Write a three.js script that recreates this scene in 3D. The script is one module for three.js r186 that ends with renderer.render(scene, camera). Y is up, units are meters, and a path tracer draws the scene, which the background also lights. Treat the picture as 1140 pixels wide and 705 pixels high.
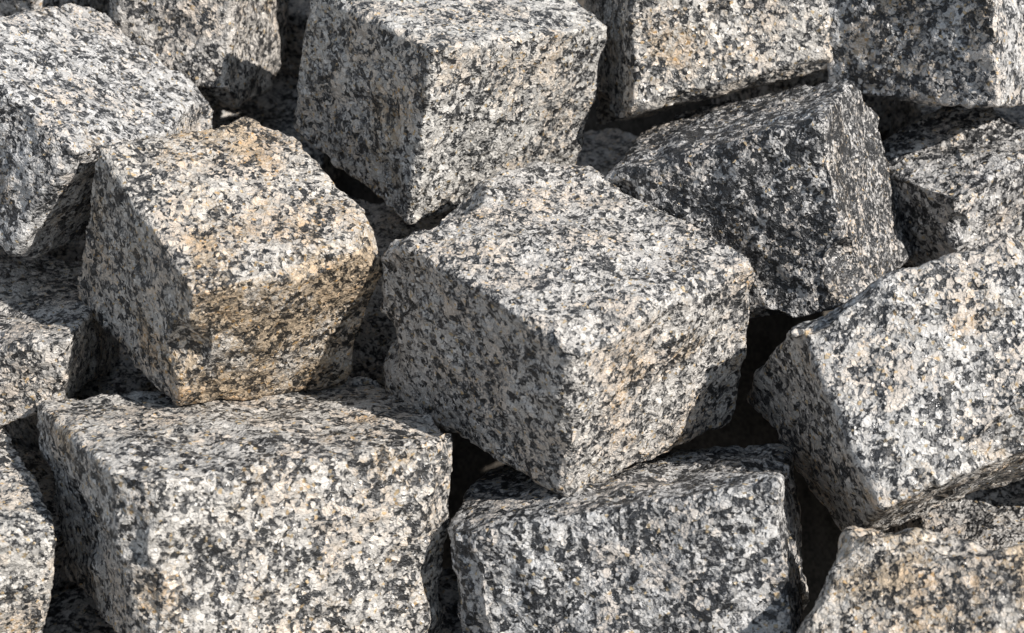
import * as THREE from 'three';

// ---------------------------------------------------------------- camera, sky, sun, exposure
const scene = new THREE.Scene();
const CAM = new THREE.Vector3(0, 0.66, 0.5);
const PITCH = 38;
const camera = new THREE.PerspectiveCamera(20, 1024 / 633, 0.05, 50);
camera.position.copy(CAM);
camera.rotation.x = -PITCH * Math.PI / 180;
camera.focus = 0.655;
camera.userData.fStop = 16;
camera.updateMatrixWorld(true);

const SUN = new THREE.Vector3(0.68, 0.67, 0.29).normalize();      // towards the sun: high, from the right, a little behind the camera

function clearSky(w = 256, h = 128) {                              // air only: blue overhead, paler to the horizon, brighter round the sun
  const d = new Float32Array(w * h * 4), v = new THREE.Vector3();
  for (let j = 0; j < h; j++) for (let i = 0; i < w; i++) {
    const th = (j + 0.5) / h * Math.PI - Math.PI / 2, ph = (i + 0.5) / w * Math.PI * 2 - Math.PI;
    v.set(Math.cos(th) * Math.cos(ph), Math.sin(th), Math.cos(th) * Math.sin(ph));
    const y = v.y, k = (j * w + i) * 4;
    let c;
    if (y < 0) c = [0.13, 0.125, 0.11];
    else {
      const t = Math.pow(1 - y, 2.2), g = Math.pow(Math.max(0, v.dot(SUN)), 6) * 0.25;
      c = [0.23 + 0.37 * t + g, 0.305 + 0.31 * t + g, 0.42 + 0.20 * t + g * 0.9];
    }
    d[k] = c[0]; d[k + 1] = c[1]; d[k + 2] = c[2]; d[k + 3] = 1;
  }
  const t = new THREE.DataTexture(d, w, h, THREE.RGBAFormat, THREE.FloatType);
  t.mapping = THREE.EquirectangularReflectionMapping; t.magFilter = THREE.LinearFilter; t.needsUpdate = true;
  return t;
}
const sky = clearSky();
scene.background = sky; scene.environment = sky;
scene.backgroundIntensity = 1; scene.environmentIntensity = 1;

const sun = new THREE.DirectionalLight(new THREE.Color(1, 0.955, 0.905), 5);
sun.position.copy(SUN).multiplyScalar(3); sun.castShadow = true;
sun.shadow.mapSize.set(2048, 2048); sun.shadow.radius = 1; sun.shadow.bias = -0.0004;
Object.assign(sun.shadow.camera, { left: -0.6, right: 0.6, top: 0.6, bottom: -0.6, near: 0.1, far: 8 });
scene.add(sun);

const renderer = new THREE.WebGLRenderer({ antialias: true });
renderer.toneMapping = THREE.LinearToneMapping;
renderer.toneMappingExposure = 1.12;
renderer.shadowMap.enabled = true;

// ---------------------------------------------------------------- noise
function rng(seed) { let a = seed >>> 0; return () => { a = (a + 0x6d2b79f5) | 0; let t = Math.imul(a ^ (a >>> 15), 1 | a); t = (t + Math.imul(t ^ (t >>> 7), 61 | t)) ^ t; return ((t ^ (t >>> 14)) >>> 0) / 4294967296; }; }
const TN = 4096, TM = TN - 1, JX = new Float32Array(TN), JY = new Float32Array(TN), JZ = new Float32Array(TN), VA = new Float32Array(TN), VB = new Float32Array(TN), VC = new Float32Array(TN);
{ const r = rng(77); for (let i = 0; i < TN; i++) { JX[i] = 0.08 + 0.84 * r(); JY[i] = 0.08 + 0.84 * r(); JZ[i] = 0.08 + 0.84 * r(); VA[i] = r(); VB[i] = r(); VC[i] = r(); } }
const LAT = new Uint16Array(64 * 64 * 64), LV = new Float32Array(64 * 64 * 64);   // a lattice of random numbers, 64 cells a side
{ const r = rng(911); for (let i = 0; i < LAT.length; i++) { LAT[i] = r() * TN; LV[i] = r() * 2 - 1; } }
const hash = (x, y, z) => LAT[((z & 63) << 12) | ((y & 63) << 6) | (x & 63)];
function noise(x, y, z) {                                          // smooth value noise, -1 to 1
  const X = Math.floor(x), Y = Math.floor(y), Z = Math.floor(z); x -= X; y -= Y; z -= Z;
  const u = x * x * x * (x * (x * 6 - 15) + 10), v = y * y * y * (y * (y * 6 - 15) + 10), w = z * z * z * (z * (z * 6 - 15) + 10);
  const x0 = X & 63, x1 = (X + 1) & 63, y0 = (Y & 63) << 6, y1 = ((Y + 1) & 63) << 6, z0 = (Z & 63) << 12, z1 = ((Z + 1) & 63) << 12;
  const a = LV[z0 | y0 | x0], b = LV[z0 | y0 | x1], c = LV[z0 | y1 | x0], d = LV[z0 | y1 | x1];
  const e = LV[z1 | y0 | x0], f = LV[z1 | y0 | x1], g = LV[z1 | y1 | x0], h = LV[z1 | y1 | x1];
  const p = a + (b - a) * u, q = c + (d - c) * u, r = e + (f - e) * u, s = g + (h - g) * u;
  const m = p + (q - p) * v, n = r + (s - r) * v;
  return m + (n - m) * w;
}
let cellId = 0, cellDx = 0, cellDy = 0, cellDz = 0, cellF1 = 0, cellF2 = 0;
function cells(x, y, z) {                                          // nearest cell of a jittered lattice: one crystal
  const X = Math.floor(x - 0.5), Y = Math.floor(y - 0.5), Z = Math.floor(z - 0.5), fx = x - X, fy = y - Y, fz = z - Z;
  let b1 = 9, b2 = 9, id = 0, rx = 0, ry = 0, rz = 0;
  for (let k = 0; k < 8; k++) {
    const i = k & 1, j = (k >> 1) & 1, l = k >> 2;
    const h = LAT[(((Z + l) & 63) << 12) | (((Y + j) & 63) << 6) | ((X + i) & 63)], dx = i + JX[h] - fx, dy = j + JY[h] - fy, dz = l + JZ[h] - fz, d = dx * dx + dy * dy + dz * dz;
    if (d < b1) { b2 = b1; b1 = d; id = h; rx = dx; ry = dy; rz = dz; } else if (d < b2) b2 = d;
  }
  cellId = id; cellDx = rx; cellDy = ry; cellDz = rz; cellF1 = Math.sqrt(b1); cellF2 = Math.sqrt(b2);
}

// ---------------------------------------------------------------- granite, worked out in the solid of each stone
const ENC = new Uint8Array(4096);
for (let i = 0; i < 4096; i++) { const c = i / 4095; ENC[i] = Math.round(255 * (c <= 0.0031308 ? 12.92 * c : 1.055 * Math.pow(c, 1 / 2.4) - 0.055)); }
const enc = (c) => ENC[c <= 0 ? 0 : c >= 1 ? 4095 : (c * 4095) | 0];
const clamp = (x, a, b) => x < a ? a : x > b ? b : x;
const smooth = (a, b, x) => { const t = clamp((x - a) / (b - a), 0, 1); return t * t * (3 - 2 * t); };

const OUT = new Float32Array(5);
function granite(x, y, z, off, dark, rust, grain) {
  // x, y, z in millimetres inside the stone
  x += off; y += off * 0.37; z -= off * 0.61;
  const wx = noise(x * 0.55, y * 0.55, z * 0.55), wy = noise(x * 0.55 + 31, y * 0.55, z * 0.55 + 7), wz = noise(x * 0.55, y * 0.55 + 53, z * 0.55 + 19);
  const px = x + wx * 0.5, py = y + wy * 0.5, pz = z + wz * 0.5;
  const cl = noise(x * 0.13, y * 0.13, z * 0.13) * 0.6 + noise(x * 0.29 + 9, y * 0.29, z * 0.29) * 0.5;
  const G = 1 / (2.4 * grain), g = 1 / (1.06 * grain);
  cells(px * G, py * G, pz * G);
  const c1 = VA[cellId], c1b = VB[cellId], edge = cellF2 - cellF1;
  cells(px * g + 17, py * g + 5, pz * g - 11);
  const f1 = VA[cellId], f1b = VB[cellId], fc = VC[cellId], edge2 = cellF2 - cellF1;
  const tilt = (cellDx * (f1 - 0.5) + cellDy * (f1b - 0.5) + cellDz * (fc - 0.5));
  const n2 = noise(x * 1.7, y * 1.7, z * 1.7);
  const q = 2.0 / grain;
  cells(px * q - 7, py * q + 23, pz * q + 3);
  const s1 = VA[cellId], s1b = VC[cellId];
  const tilt2 = (cellDx * (s1 - 0.5) + cellDy * (VB[cellId] - 0.5) + cellDz * (s1b - 0.5));
  const v = c1 * 0.46 + f1 * 0.40 + s1 * 0.14 - cl * 0.22 + n2 * 0.03 - dark;
  let r, gg, b, h, rough = 0.62;
  const tone = 0.74 + 0.32 * f1b + 0.2 * s1b;
  if (v < 0.295) { const k = (0.013 + 0.03 * fc) * tone; r = k * 0.98; gg = k * 1.0; b = k * 1.04; h = 0.28 + 0.16 * f1b; rough = 0.42; }
  else if (v < 0.37) { const k = (0.055 + 0.07 * fc) * tone; r = k; gg = k; b = k * 1.03; h = 0.42 + 0.2 * f1b; rough = 0.5; }
  else if (v < 0.49) { const k = (0.17 + 0.12 * c1b) * tone; r = k * 1.02; gg = k * 0.99; b = k * 0.96; h = 0.5 + 0.25 * f1b; rough = 0.46; }
  else {
    const k = (0.39 + 0.26 * c1b) * (0.80 + 0.24 * f1b + 0.14 * s1b), blush = smooth(0.05, 0.7, noise(x * 0.07 + 21, y * 0.07, z * 0.07) + (c1b - 0.5) * 0.9);
    r = k * 1.02; gg = k * (0.98 - 0.075 * blush); b = k * (0.93 - 0.14 * blush); h = 0.55 + 0.3 * f1b;
  }
  if (fc > 0.972 && v > 0.32) { r = r * 0.9; gg *= 0.74; b *= 0.5; }                  // ochre specks of weathered iron
  if (edge < 0.05 || edge2 < 0.04) { r *= 0.72; gg *= 0.71; b *= 0.69; }              // fine seams where crystals meet
  if (rust > 0) {                                                                     // iron stain soaked in along patches
    const s = noise(x * 0.045 + 3, y * 0.045, z * 0.045) * 0.6 + noise(x * 0.12, y * 0.12 + 7, z * 0.12) * 0.35 + noise(x * 0.4, y * 0.4, z * 0.4) * 0.22 + (fc - 0.5) * 0.5 + (s1 - 0.5) * 0.35;
    const k = smooth(0.45 - rust, 1.15 - rust, s);
    r *= 1 - 0.15 * k; gg *= 1 - 0.28 * k; b *= 1 - 0.44 * k;
  }
  const fine = 1 + noise(x * 4.1, y * 4.1, z * 4.1) * 0.10;
  OUT[0] = r * fine; OUT[1] = gg * fine; OUT[2] = b * fine;
  OUT[3] = clamp(h + tilt * 0.5 + tilt2 * 0.22 + n2 * 0.05 + (fine - 1) * 0.6, 0, 1);
  OUT[4] = f1b > 0.86 ? 0.22 : rough + 0.18 * (1 - fc);               // some cleavage faces glint
}

// ---------------------------------------------------------------- a hewn granite sett
// Corners in the order: top front, top left, top right, top back, then the same four below.
// In the unit cube: a runs to the left-hand corner, b to the right-hand corner, c down.
const FACES = [                                                    // [fixed axis, side, axis along s, axis along t]
  [2, -1, 0, 1], [1, -1, 0, 2], [0, -1, 1, 2], [2, 1, 0, 1], [1, 1, 0, 2], [0, 1, 1, 2],
];
function hexa(C, p, out) {
  const a = (p[0] + 1) / 2, b = (p[1] + 1) / 2, c = (p[2] + 1) / 2;
  for (let k = 0; k < 3; k++) {
    const t = (C[0][k] * (1 - a) + C[1][k] * a) * (1 - b) + (C[2][k] * (1 - a) + C[3][k] * a) * b;
    const u = (C[4][k] * (1 - a) + C[5][k] * a) * (1 - b) + (C[6][k] * (1 - a) + C[7][k] * a) * b;
    out[k] = t * (1 - c) + u * c;
  }
  return out;
}
const fbm = (x, y, z) => noise(x, y, z) + 0.5 * noise(x * 2.1 + 5, y * 2.1, z * 2.1) + 0.25 * noise(x * 4.3, y * 4.3 + 9, z * 4.3);

function makeSett(S) {
  const { corners: C, n: N = 96, seed, round = 0.10, cuts = [], dents = [], bulge = [0, 0, 0, 0, 0, 0], rough = 1, dark = [0, 0, 0], rust = [0, 0, 0], grain = [1, 1, 1], tex = 512, wave = 1, tint = [1, 1, 1], chips = 6 } = S;
  const off = seed * 13.7 + 200;
  const map = new Map(), P = [], p = [0, 0, 0], o = [0, 0, 0], e = [0, 0, 0];
  const M = N + 1;
  // small scallops broken out of the edges
  const rand = rng(seed * 7919 + 11), spots = [];
  for (let i = 0; i < chips; i++) {
    const ax = (rand() * 3) | 0, c = [0, 1, 2].map((k) => k === ax ? rand() * 2 - 1 : rand() < 0.5 ? -1 : 1);
    const R = 0.25 + 0.6 * rand(), into = 0.01 + 0.028 * rand(), lean = 0.25 + 0.5 * rand(), d = R - into;
    const u = (ax + 1) % 3, w = (ax + 2) % 3; c[u] *= 1 + d * lean - 0.3 * round; c[w] *= 1 + d * (1 - lean) - 0.3 * round;
    spots.push([c[0], c[1], c[2], R]);
  }
  const grids = FACES.map(() => new Int32Array(M * M));
  // one shared vertex per lattice point of the cube's surface
  FACES.forEach(([ax, side, sa, ta], f) => {
    for (let t = 0; t < M; t++) for (let s = 0; s < M; s++) {
      const q = [0, 0, 0]; q[ax] = side > 0 ? N : 0; q[sa] = s; q[ta] = t;
      const key = (q[0] * 512 + q[1]) * 512 + q[2];
      let id = map.get(key);
      if (id === undefined) {
        for (let k = 0; k < 3; k++) p[k] = q[k] / N * 2 - 1;
        // bowed faces
        const bs = [0, 0, 0];
        for (let g = 0; g < 6; g++) { const F = FACES[g]; if (bulge[g] && p[F[0]] * F[1] > 0.999) bs[F[0]] += F[1] * bulge[g] * (1 - p[F[2]] ** 2) * (1 - p[F[3]] ** 2); }
        hexa(C, p, o);
        const ex = o[0] * 1000 + off, ey = o[1] * 1000, ez = o[2] * 1000;
        // worn edges, uneven along their length
        const rr = clamp(round * (1 + 0.75 * noise(ex * 0.05, ey * 0.05, ez * 0.05) + 0.45 * noise(ex * 0.16, ey * 0.16, ez * 0.16)), 0.025, 0.5);
        let l = 0; const c = [0, 0, 0];
        for (let k = 0; k < 3; k++) { c[k] = clamp(p[k], -1 + rr, 1 - rr); p[k] -= c[k]; l += p[k] * p[k]; }
        l = Math.sqrt(l) || 1;
        for (let k = 0; k < 3; k++) p[k] = c[k] + p[k] / l * rr + bs[k];
        // flats knocked off corners and edges
        for (const [na, nb, nc, d, soft = 1, wob = 0.05] of cuts) {
          const nn = na * na + nb * nb + nc * nc, over = (p[0] * na + p[1] * nb + p[2] * nc) - d - wob * noise(ex * 0.09 + 40, ey * 0.09, ez * 0.09);
          if (over > 0) { const k = over / nn * soft; p[0] -= na * k; p[1] -= nb * k; p[2] -= nc * k; }
        }
        for (const [ca, cb, cc, R] of spots) {
          const xa = p[0] - ca, xb = p[1] - cb, xc = p[2] - cc, d = Math.sqrt(xa * xa + xb * xb + xc * xc), Rn = R + 0.035 * noise(ex * 0.16, ey * 0.16, ez * 0.16 + 30);
          if (d < Rn && d > 0.02) { const k = Rn / d; p[0] = ca + xa * k; p[1] = cb + xb * k; p[2] = cc + xc * k; }
        }
        // scooped flakes
        for (const [da, db, dc, rad, depth] of dents) {
          const dd = ((p[0] - da) ** 2 + (p[1] - db) ** 2 + (p[2] - dc) ** 2) / (rad * rad) + 0.25 * noise(ex * 0.11, ey * 0.11 + 70, ez * 0.11);
          if (dd < 1) { const k = 1 - depth * (1 - Math.max(0, dd)) ** 1.3; p[0] *= k; p[1] *= k; p[2] *= k; }
        }
        hexa(C, p, e);
        id = P.length / 3; P.push(e[0], e[1], e[2]); map.set(key, id);
      }
      grids[f][t * M + s] = id;
    }
  });
  const pos = new Float32Array(P), nv = pos.length / 3;
  const normals = (src) => {
    const nr = new Float32Array(src.length);
    const acc = (a, b, c) => {
      a *= 3; b *= 3; c *= 3;
      const x1 = src[b] - src[a], y1 = src[b + 1] - src[a + 1], z1 = src[b + 2] - src[a + 2], x2 = src[c] - src[a], y2 = src[c + 1] - src[a + 1], z2 = src[c + 2] - src[a + 2];
      const x = y1 * z2 - z1 * y2, y = z1 * x2 - x1 * z2, z = x1 * y2 - y1 * x2;
      for (const i of [a, b, c]) { nr[i] += x; nr[i + 1] += y; nr[i + 2] += z; }
    };
    FACES.forEach(([, , ,], f) => quads(f, (a, b, c, d) => { acc(a, b, c); acc(a, c, d); }));
    for (let i = 0; i < nr.length; i += 3) { const l = Math.hypot(nr[i], nr[i + 1], nr[i + 2]) || 1; nr[i] /= l; nr[i + 1] /= l; nr[i + 2] /= l; }
    return nr;
  };
  const flip = [false, true, false, true, false, true].map((x, f) => { // outward winding
    const [ax, side, sa, ta] = FACES[f]; const even = (sa + 1) % 3 === ta; return (even ? 1 : -1) * side < 0;
  });
  function quads(f, fn) {
    const g = grids[f];
    for (let t = 0; t < N; t++) for (let s = 0; s < N; s++) {
      const a = g[t * M + s], b = g[t * M + s + 1], c = g[(t + 1) * M + s + 1], d = g[(t + 1) * M + s];
      if (flip[f]) fn(a, d, c, b); else fn(a, b, c, d);
    }
  }
  // hewn relief: broad waves, chisel-scale lumps and crystal-sized steps
  const n0 = normals(pos);
  for (let i = 0; i < nv; i++) {
    const k = i * 3, x = pos[k] * 1000 + off, y = pos[k + 1] * 1000, z = pos[k + 2] * 1000;
    cells(x * 0.34 + noise(x * 0.5, y * 0.5, z * 0.5) * 0.3, y * 0.34, z * 0.34);
    const step = (VB[cellId] - 0.5) * 0.55 + (cellDx * (VA[cellId] - 0.5) + cellDy * (VC[cellId] - 0.5)) * 0.7;
    cells(x * 0.085, y * 0.085 + 4, z * 0.085);
    const flake = (VB[cellId] - 0.5) * 1.0 + (cellDx * (VA[cellId] - 0.5) + cellDz * (VC[cellId] - 0.5)) * 1.9;
    const d = wave * 1.9 * fbm(x * 0.03, y * 0.03 + 3, z * 0.03) + rough * (0.72 * fbm(x * 0.085, y * 0.085, z * 0.085) + 0.62 * flake + 0.38 * noise(x * 0.27, y * 0.27, z * 0.27) + 0.5 * step + 0.22 * noise(x * 0.7, y * 0.7, z * 0.7));
    for (let m = 0; m < 3; m++) pos[k + m] += n0[k + m] * d * 0.001;
  }
  const n1 = normals(pos);
  // unfold: the three faces that show in a row of large squares, the other three below
  const T = tex, h = T >> 1, AW = T * 3, AH = T + h, pad = 2;
  const rects = [[0, 0, T], [T, 0, T], [T * 2, 0, T], [0, T, h], [h, T, h], [h * 2, T, h]];
  const gp = [], gn = [], gu = [], gi = [];
  FACES.forEach((F, f) => {
    const base = gp.length / 3, g = grids[f], [rx, ry, rs] = rects[f];
    for (let t = 0; t < M; t++) for (let s = 0; s < M; s++) {
      const v = g[t * M + s] * 3;
      gp.push(pos[v], pos[v + 1], pos[v + 2]); gn.push(n1[v], n1[v + 1], n1[v + 2]);
      gu.push((rx + pad + s / N * (rs - 2 * pad)) / AW, (ry + pad + t / N * (rs - 2 * pad)) / AH);
    }
    for (let t = 0; t < N; t++) for (let s = 0; s < N; s++) {
      const a = base + t * M + s, b = a + 1, d = a + M, c = d + 1;
      if (flip[f]) gi.push(a, d, c, a, c, b); else gi.push(a, b, c, a, c, d);
    }
  });
  const geo = new THREE.BufferGeometry();
  geo.setAttribute('position', new THREE.BufferAttribute(new Float32Array(gp), 3));
  geo.setAttribute('normal', new THREE.BufferAttribute(new Float32Array(gn), 3));
  geo.setAttribute('uv', new THREE.BufferAttribute(new Float32Array(gu), 2));
  geo.setIndex(gi);
  // colour, relief and gloss of every crystal
  const col = new Uint8Array(AW * AH * 4), rel = new Uint8Array(AW * AH * 4);
  rects.forEach(([rx, ry, rs], f) => {
    const g = grids[f], w = rs - 2 * pad, dk = dark[f % 3], ru = rust[f % 3], gr = grain[f % 3];
    for (let j = 0; j < rs; j++) for (let i = 0; i < rs; i++) {
      const s = clamp((i + 0.5 - pad) / w, 0, 1) * N, t = clamp((j + 0.5 - pad) / w, 0, 1) * N;
      const si = Math.min(N - 1, s | 0), ti = Math.min(N - 1, t | 0), fs = s - si, ft = t - ti;
      const a = g[ti * M + si] * 3, b = g[ti * M + si + 1] * 3, c = g[(ti + 1) * M + si + 1] * 3, d = g[(ti + 1) * M + si] * 3;
      const wa = (1 - fs) * (1 - ft), wb = fs * (1 - ft), wc = fs * ft, wd = (1 - fs) * ft;
      granite((pos[a] * wa + pos[b] * wb + pos[c] * wc + pos[d] * wd) * 1000, (pos[a + 1] * wa + pos[b + 1] * wb + pos[c + 1] * wc + pos[d + 1] * wd) * 1000, (pos[a + 2] * wa + pos[b + 2] * wb + pos[c + 2] * wc + pos[d + 2] * wd) * 1000, off, dk, ru, gr);
      const k = ((ry + j) * AW + rx + i) * 4;
      col[k] = enc(OUT[0] * tint[0]); col[k + 1] = enc(OUT[1] * tint[1]); col[k + 2] = enc(OUT[2] * tint[2]); col[k + 3] = 255;
      rel[k] = OUT[3] * 255; rel[k + 1] = clamp(OUT[4], 0, 1) * 255; rel[k + 2] = 0; rel[k + 3] = 255;
    }
  });
  const texture = (data, srgb) => {
    const t = new THREE.DataTexture(data, AW, AH, THREE.RGBAFormat);
    t.magFilter = THREE.LinearFilter; t.minFilter = THREE.LinearMipmapLinearFilter; t.generateMipmaps = true;
    if (srgb) t.colorSpace = THREE.SRGBColorSpace;
    t.needsUpdate = true; return t;
  };
  const relief = texture(rel, false);
  const mat = new THREE.MeshStandardMaterial({ map: texture(col, true), bumpMap: relief, bumpScale: 0.0009, roughnessMap: relief, roughness: 1, metalness: 0 });
  const mesh = new THREE.Mesh(geo, mat);
  mesh.castShadow = mesh.receiveShadow = true;
  return mesh;
}

let count = 0;
function sett(S) {
  const mesh = makeSett({ ...S, seed: S.seed ?? count + 1 });
  mesh.name = count ? 'granite_sett_' + String(count).padStart(3, '0') : 'granite_sett';
  mesh.position.set(...S.base);
  mesh.userData = { label: S.label, category: 'granite sett', group: S.group ?? 'hewn granite setts lying on top of the heap' };
  scene.add(mesh); count++;
  return mesh;
}

// ---------------------------------------------------------------- the ground under the heap
{
  const g = new THREE.PlaneGeometry(4, 4, 160, 160); g.rotateX(-Math.PI / 2);
  const a = g.attributes.position;
  for (let i = 0; i < a.count; i++) {
    const x = a.getX(i), z = a.getZ(i);
    const bank = 0.31 * smooth(0, 1, (0.16 - z) / 0.62);                          // the heap leans on a bank of earth
    a.setY(i, bank + 0.008 * fbm(x * 14, 3, z * 14) + 0.004 * noise(x * 60, 8, z * 60));
  }
  g.computeVertexNormals();
  const n = 512, d = new Uint8Array(n * n * 4);
  for (let i = 0; i < n * n; i++) { const x = i % n, y = (i / n) | 0, v = 0.07 + 0.02 * noise(x * 0.11, y * 0.11, 2) + 0.05 * (VA[hash(x >> 1, y >> 1, 5)] - 0.5); d[i * 4] = enc(v * 1.15); d[i * 4 + 1] = enc(v); d[i * 4 + 2] = enc(v * 0.82); d[i * 4 + 3] = 255; }
  const t = new THREE.DataTexture(d, n, n); t.colorSpace = THREE.SRGBColorSpace; t.magFilter = THREE.LinearFilter; t.wrapS = t.wrapT = THREE.RepeatWrapping; t.repeat.set(14, 14); t.needsUpdate = true;
  const ground = new THREE.Mesh(g, new THREE.MeshStandardMaterial({ map: t, roughness: 0.95 }));
  ground.name = 'ground'; ground.userData = { kind: 'structure', label: 'dark gritty earth under the heap of granite setts', category: 'ground' };
  ground.receiveShadow = ground.castShadow = true; scene.add(ground);
}

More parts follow.
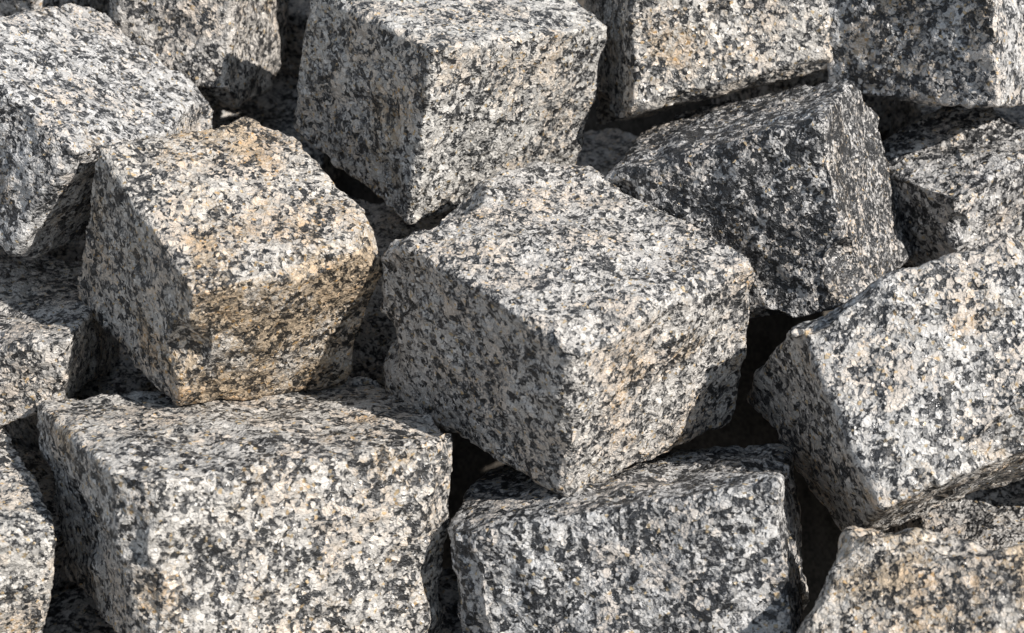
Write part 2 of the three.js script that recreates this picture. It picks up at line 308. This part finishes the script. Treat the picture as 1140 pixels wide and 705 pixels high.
// ---------------------------------------------------------------- the setts
const SETTS = [
  { base: [0.0181, 0.2111, -0.0142], corners: [[0.0013, 0.0851, 0.0643], [-0.0661, 0.081, -0.0082], [0.0699, 0.0758, 0.0034], [-0.0001, 0.0738, -0.0709], [-0.0008, 0.0177, 0.0662], [-0.0685, 0.0086, -0.0016], [0.0662, 0.0033, 0.0101], [-0.0019, 0, -0.0632]],
    label: "pale sett showing three clean faces, its lowest corner on the black and white sett", tint: [1.0, 0.985, 0.96], grain: [0.93, 0.93, 0.93], dark: [0, 0, 0], rust: [0.08, 0.15, 0.16], chips: 6, seed: 31, wave: 0.8, round: 0.1, cuts: [[1, -1, -1, 2.6], [1, 1, -1, 2.6]] },
  { base: [-0.024, 0.2513, -0.122], corners: [[-0.0042, 0.0876, 0.0552], [-0.053, 0.0843, 0.0007], [0.0642, 0.0663, -0.0026], [0.0204, 0.0716, -0.0616], [-0.0155, 0.0143, 0.0621], [-0.0675, 0.021, 0.0024], [0.0513, 0, 0.0003], [0.0044, 0.0018, -0.0565]],
    label: "tall pale sett with a cracked ledge low on its bright side", tint: [0.99, 0.99, 0.97], grain: [1, 1, 1], round: 0.07, dark: [0, 0, 0], rust: [0.08, 0.2, 0.08], seed: 44, chips: 1, wave: 0.7 },
  { base: [-0.1055, 0.2177, -0.0313], corners: [[-0.0001, 0.0823, 0.0587], [-0.0413, 0.0979, -0.0082], [0.0632, 0.0697, 0.0111], [0.0141, 0.0843, -0.0533], [-0.0146, 0.0222, 0.048], [-0.0617, 0.0285, -0.0096], [0.0423, 0, 0.0096], [-0.002, 0.0156, -0.0562]],
    label: "rust-stained sett with a brown scooped-out front, lying on the broad pale sett", round: 0.08, dark: [0, 0, 0], rust: [0.45, 0.5, 0.95], rough: 1, wave: 0.6, chips: 3, tint: [1.0, 0.965, 0.91], cuts: [[-1, 1, -1, 2.6], [1, 1, -1, 2.6]] },
  { base: [-0.1804, 0.2305, -0.0973], corners: [[0.0266, 0.0819, 0.058], [-0.032, 0.1109, 0.0203], [0.065, 0.0477, -0.0225], [0.0079, 0.0794, -0.0623], [-0.0063, 0.0362, 0.0602], [-0.0646, 0.0669, 0.0222], [0.0296, 0, -0.0181], [-0.0261, 0.0315, -0.0578]],
    label: "tilted grey sett with a shadowed underside, leaning over the rust-stained sett", tint: [0.97, 0.985, 1.0], grain: [0.86, 0.86, 0.86], round: 0.07, dark: [0.01, 0.01, 0.01], rust: [0.1, 0.2, 0.1] },
  { base: [-0.0916, 0.1471, 0.0383], corners: [[-0.0309, 0.1228, 0.048], [-0.0809, 0.093, -0.0283], [0.0756, 0.0991, -0.0006], [0.0392, 0.0638, -0.0756], [-0.0292, 0.0647, 0.0697], [-0.0741, 0.0274, -0.001], [0.0702, 0.0312, 0.0332], [0.0301, 0, -0.0455]],
    label: "broad pale sett carrying the rust-stained sett, its sunlit front full of white crystals", tint: [1.0, 0.985, 0.955], grain: [1.08, 1.08, 1.08], round: 0.07, dark: [0.01, 0.01, 0.01], rust: [0.06, 0.22, 0.22], cuts: [[-0.55, -1, 0, 1.42], [-1, 1, 0, 1.8]], dents: [[0.2, -1, 0, 0.5, 0.05]] },
  { base: [0.0443, 0.1321, 0.0456], corners: [[0.0427, 0.1252, 0.0256], [-0.0696, 0.0933, 0.0206], [0.0614, 0.0748, -0.0475], [-0.0491, 0.0567, -0.0656], [0.0506, 0.0742, 0.059], [-0.0629, 0.052, 0.0439], [0.0689, 0.02, -0.0094], [-0.042, 0, -0.0267]],
    label: "black and white sett with a shadow across its narrow top", round: 0.07, dark: [0.06, 0.06, 0.06], cuts: [[1, -1, 0, 1.78]], rough: 1.1, grain: [1.12, 1.12, 1.12], tint: [0.98, 0.99, 1.0] },
  { base: [0.156, 0.18, 0.0075], corners: [[-0.035, 0.0641, 0.0653], [-0.0601, 0.103, 0.0061], [0.0528, 0.0911, 0.037], [0.0269, 0.1231, -0.0168], [-0.0298, 0, 0.0165], [-0.066, 0.0275, -0.0346], [0.0749, 0.0315, -0.008], [0.0363, 0.062, -0.0654]],
    label: "tilted sett with a wide bright speckled face, resting on the rusty tan sett", tint: [1, 1, 0.99], grain: [1.12, 1.12, 1.12], round: 0.07, dark: [0.01, 0.01, 0.01], rust: [0.1, 0.3, 0.2], chips: 7, seed: 21 },
  { base: [0.0948, 0.1976, -0.0772], corners: [[0.015, 0.1283, 0.0338], [-0.0602, 0.0885, 0.0154], [0.0445, 0.1022, -0.0455], [-0.0362, 0.0652, -0.0658], [0.0303, 0.0644, 0.0638], [-0.0502, 0.0308, 0.0414], [0.0709, 0.0334, -0.0096], [-0.0141, 0, -0.0336]],
    label: "darkest sett of the heap, its rough front nearly black", round: 0.07, dark: [0.17, 0.17, 0.17], rust: [0, 0.05, 0.15], rough: 1.2, grain: [1, 1, 0.75], chips: 4, wave: 0.8, cuts: [[-1, 1, -1, 2.35], [1, 1, -1, 2.6]] },
  { base: [0.0802, 0.239, -0.1664], corners: [[-0.0361, 0.1122, 0.0298], [-0.0513, 0.0807, -0.0471], [0.0432, 0.1132, 0.015], [0.0336, 0.086, -0.0631], [-0.0325, 0.0477, 0.0604], [-0.0454, 0, -0.0069], [0.0477, 0.0583, 0.0399], [0.0409, 0.0127, -0.028]],
    label: "pale sett with a sunlit front and undercut lower edge, standing behind the darkest sett", tex: 416, tint: [1.0, 0.985, 0.95], grain: [1.1, 1.1, 1.1], round: 0.07, dark: [0, 0, 0], rust: [0, 0.3, 0.12], cuts: [[-1, 0, 1, 1.86]] },
  { base: [0.1756, 0.2517, -0.1532], corners: [[0.0023, 0.1128, 0.036], [-0.0539, 0.099, -0.0004], [0.051, 0.0847, -0.031], [-0.0091, 0.0726, -0.0689], [0.0098, 0.0504, 0.0663], [-0.0506, 0.0336, 0.0298], [0.0573, 0.015, 0.0034], [-0.0068, 0, -0.0351]],
    label: "upright sett with a shaded bluish front, standing on another sett behind the darkest one", tex: 416, tint: [0.97, 0.985, 1.0], grain: [1.1, 1.1, 1.1], round: 0.07, dark: [0.03, 0.03, 0.03], rust: [0, 0.22, 0.1] },
  { base: [0.1841, 0.2122, -0.1102], corners: [[-0.0157, 0.0616, 0.0432], [-0.045, 0.0492, -0.0034], [0.0375, 0.0673, 0.005], [0.0047, 0.0618, -0.0464], [-0.0066, 0.0155, 0.0405], [-0.0371, 0, -0.0036], [0.047, 0.0151, 0.0072], [0.0152, 0.0071, -0.0425]],
    label: "low sett with a shadow band on its top, wedged beneath the upright bluish-fronted sett", tex: 416, round: 0.08, dark: [0.05, 0.05, 0.05] },
  { base: [-0.1845, 0.1919, -0.0346], corners: [[0.0279, 0.0693, 0.0371], [-0.0209, 0.0631, 0.0411], [0.0262, 0.0389, -0.0473], [-0.0255, 0.0473, -0.0531], [0.021, 0.0411, 0.0419], [-0.0264, 0.0288, 0.0514], [0.0251, 0, -0.035], [-0.0275, 0.0024, -0.0362]],
    label: "half-shaded sett lying under the tilted grey sett and the rust-stained sett", tex: 416, tint: [0.99, 0.97, 0.94], grain: [0.95, 0.95, 0.95], round: 0.08, dark: [0.02, 0.02, 0.02], rust: [0.05, 0.15, 0] },
  { base: [-0.1912, 0.1768, 0.0552], corners: [[0.0416, 0.0578, 0.02], [0.0058, 0.0715, 0.0387], [0.0052, 0.0457, -0.0505], [-0.0323, 0.0579, -0.03], [0.0306, 0.0171, 0.0293], [-0.0046, 0.0313, 0.0472], [-0.0018, 0, -0.0374], [-0.0445, 0.0151, -0.0173]],
    label: "sett with an arched outline, beside the dark left flank of the broad pale sett", tex: 416, tint: [0.99, 0.98, 0.95], grain: [0.95, 0.95, 0.95], round: 0.07, dark: [0, 0, 0], rust: [0.05, 0.15, 0.1] },
  { base: [0.1372, 0.1488, 0.0949], corners: [[0.0124, 0.0818, 0.0534], [-0.0558, 0.0756, 0.0291], [0.0369, 0.1093, 0.0046], [-0.0252, 0.0988, -0.0153], [0.0322, 0.0072, 0.02], [-0.0448, 0, -0.0051], [0.0601, 0.0355, -0.0278], [-0.0157, 0.0318, -0.0589]],
    label: "rusty tan sett beneath the tilted sett with the wide bright face", tex: 416, round: 0.13, dark: [-0.01, -0.01, -0.01], rust: [0.74, 0.6, 0.5], tint: [1, 0.96, 0.9], grain: [1.05, 1.05, 1.05] },
  { base: [-0.1328, 0.2431, -0.1905], corners: [[0.0237, 0.1009, 0.0355], [-0.0304, 0.1012, 0.0236], [0.0374, 0.0657, -0.0474], [-0.0168, 0.0684, -0.0601], [0.0163, 0.0283, 0.0619], [-0.0392, 0.0328, 0.0481], [0.0343, 0.0016, -0.0261], [-0.0252, 0, -0.0356]],
    label: "upright sett behind the tilted grey one, with an undercut bright front and dark side", tex: 416, tint: [1, 0.975, 0.94], grain: [1, 1, 1], round: 0.08, dark: [0.02, 0.02, 0.02], rust: [0, 0.2, 0.1], cuts: [[1, -1, 0, 1.7], [0, -1, 1, 1.7]] },
  { base: [-0.2201, 0.2479, -0.2271], corners: [[0.0142, 0.079, 0.0535], [-0.056, 0.0713, 0.0204], [0.0466, 0.0867, -0.017], [-0.0236, 0.079, -0.0501], [0.0236, 0.0077, 0.0501], [-0.0466, 0, 0.017], [0.056, 0.0154, -0.0204], [-0.0142, 0.0077, -0.0535]],
    label: "sunlit tan sliver of a sett behind the tilted grey sett", group: "setts deeper in the heap, seen in the gaps", n: 40, tex: 256, round: 0.12, rust: [0.3, 0.3, 0.3] },
  { base: [-0.1205, 0.1516, -0.2069], corners: [[0.029, 0.0717, 0.0503], [-0.0462, 0.0765, 0.0303], [0.0493, 0.0765, -0.0249], [-0.0259, 0.0813, -0.0449], [0.0259, 0, 0.0449], [-0.0493, 0.0048, 0.0249], [0.0462, 0.0048, -0.0303], [-0.029, 0.0096, -0.0503]],
    label: "dim sett in the gap behind the rust-stained sett", group: "setts deeper in the heap, seen in the gaps", n: 40, tex: 160, round: 0.12 },
  { base: [0.0487, 0.1422, -0.1586], corners: [[0.0055, 0.0864, 0.0494], [-0.0579, 0.0739, 0.0058], [0.05, 0.0835, -0.0146], [-0.0134, 0.071, -0.0582], [0.0134, 0.0154, 0.0582], [-0.05, 0.0029, 0.0146], [0.0579, 0.0124, -0.0058], [-0.0055, 0, -0.0494]],
    label: "shadowed sett deep in the gap between the darkest sett and the tall pale one", group: "setts deeper in the heap, seen in the gaps", n: 40, tex: 160, round: 0.12 },
  { base: [0.2052, 0.0826, -0.0168], corners: [[-0.0247, 0.0805, 0.0497], [-0.0569, 0.0709, -0.0207], [0.0452, 0.0901, 0.0164], [0.013, 0.0805, -0.054], [-0.013, 0.0096, 0.054], [-0.0452, 0, -0.0164], [0.0569, 0.0192, 0.0207], [0.0247, 0.0096, -0.0497]],
    label: "rough brown sett peeping out between the tilted bright sett and the rusty tan sett", group: "setts deeper in the heap, seen in the gaps", n: 40, tex: 256, round: 0.12, rust: [0.4, 0.4, 0.4], rough: 1.2 },
  { base: [-0.0272, 0.0913, 0.0533], corners: [[0.0233, 0.072, 0.05], [-0.05, 0.072, 0.0233], [0.05, 0.072, -0.0233], [-0.0233, 0.072, -0.05], [0.0233, 0, 0.05], [-0.05, 0, 0.0233], [0.05, 0, -0.0233], [-0.0233, 0, -0.05]],
    label: "dark sett top deep between the broad pale sett and the black and white sett", group: "setts deeper in the heap, seen in the gaps", n: 40, tex: 160, round: 0.12 },
  { base: [-0.1569, 0.0801, 0.0557], corners: [[-0.0096, 0.072, 0.0543], [-0.0543, 0.072, -0.0096], [0.0543, 0.072, 0.0096], [0.0096, 0.072, -0.0543], [-0.0096, 0, 0.0543], [-0.0543, 0, -0.0096], [0.0543, 0, 0.0096], [0.0096, 0, -0.0543]],
    label: "dim sett in the dark below the left flank of the broad pale sett", group: "setts deeper in the heap, seen in the gaps", n: 40, tex: 160, round: 0.12 },
  { base: [-0.0983, 0.1939, -0.2723], corners: [[0.0189, 0.072, 0.0518], [-0.0518, 0.072, 0.0189], [0.0518, 0.072, -0.0189], [-0.0189, 0.072, -0.0518], [0.0189, 0, 0.0518], [-0.0518, 0, 0.0189], [0.0518, 0, -0.0189], [-0.0189, 0, -0.0518]],
    label: "dim sett in the narrow gap beside the tall pale sett", group: "setts deeper in the heap, seen in the gaps", n: 40, tex: 160, round: 0.12 },
];
for (const S of SETTS) sett(S);

// the heap goes on past the frame: copies of one sett, turned this way and that
const BEYOND = [[0.256, 0.215, -0.040, 20], [0.267, 0.143, 0.028, -10], [0.291, 0.288, -0.168, 0], [-0.081, 0.163, 0.127, 15], [0.039, 0.162, 0.127, 30], [0.127, 0.165, 0.157, 5], [-0.275, 0.232, -0.054, 12], [-0.232, 0.158, 0.118, 0], [-0.299, 0.257, -0.169, 10], [-0.261, 0.188, 0.025, 25], [-0.164, 0.164, 0.145, -8], [-0.225, 0.322, -0.314, 5], [-0.115, 0.327, -0.318, 20], [0.009, 0.334, -0.324, -12], [0.120, 0.335, -0.337, 8], [0.230, 0.335, -0.325, 30], [0.324, 0.331, -0.283, 14]];
const BURIED = [[-0.174, 0.164, -0.074, 0], [-0.049, 0.302, -0.215, 37], [0.135, 0.236, -0.236, 74], [0.190, 0.176, -0.269, 21], [-0.207, 0.183, -0.145, 58], [-0.167, 0.122, -0.169, 5], [-0.064, 0.200, -0.102, 42], [-0.113, 0.144, -0.293, 79], [0.029, 0.112, -0.192, 26], [-0.146, 0.101, -0.268, 63], [-0.029, 0.241, -0.224, 10], [-0.119, 0.104, -0.075, 47], [0.049, 0.120, -0.028, 84], [0.171, 0.160, -0.097, 31], [0.120, 0.174, -0.211, 68], [-0.203, 0.219, -0.227, 15], [0.213, 0.209, -0.185, 52], [-0.242, 0.109, -0.186, 89], [0.213, 0.185, -0.333, 36], [0.102, 0.229, -0.293, 73], [-0.161, 0.225, -0.308, 20], [0.188, 0.053, -0.038, 57], [-0.202, 0.140, -0.009, 4]];
{
  const w = 0.043, hh = 0.04, flat = [[0, w], [-w, 0], [w, 0], [0, -w]].map(([x, z]) => [x * 1.41, z * 1.41]);
  const first = sett({ base: [0, 0, 0], corners: [...flat.map(([x, z]) => [x, hh, z]), ...flat.map(([x, z]) => [x, -hh, z])], n: 48, tex: 192, round: 0.1,
    label: 'granite sett of the same heap lying beyond the pictured ones', group: 'setts of the heap outside the picture' });
  BEYOND.forEach(([x, y, z, turn], i) => {
    let o = first;
    if (i) { o = first.clone(); o.name = 'granite_sett_' + String(count++).padStart(3, '0'); scene.add(o); }
    o.position.set(x, y, z); o.rotation.set(0.06 * (i % 3 - 1), turn * Math.PI / 180 + (i % 4) * Math.PI / 2, 0.05 * (i % 5 - 2));
  });
  // and on under the ones that show, which rest on these
  BURIED.forEach(([x, y, z, turn]) => {
    const o = first.clone(); o.name = 'granite_sett_' + String(count++).padStart(3, '0'); scene.add(o);
    o.userData = { label: 'granite sett buried in the heap under the ones on top', category: 'granite sett', group: 'setts buried in the heap' };
    o.position.set(x, y, z); o.rotation.y = turn * Math.PI / 180; o.scale.setScalar(0.78);
  });
}

renderer.render(scene, camera);
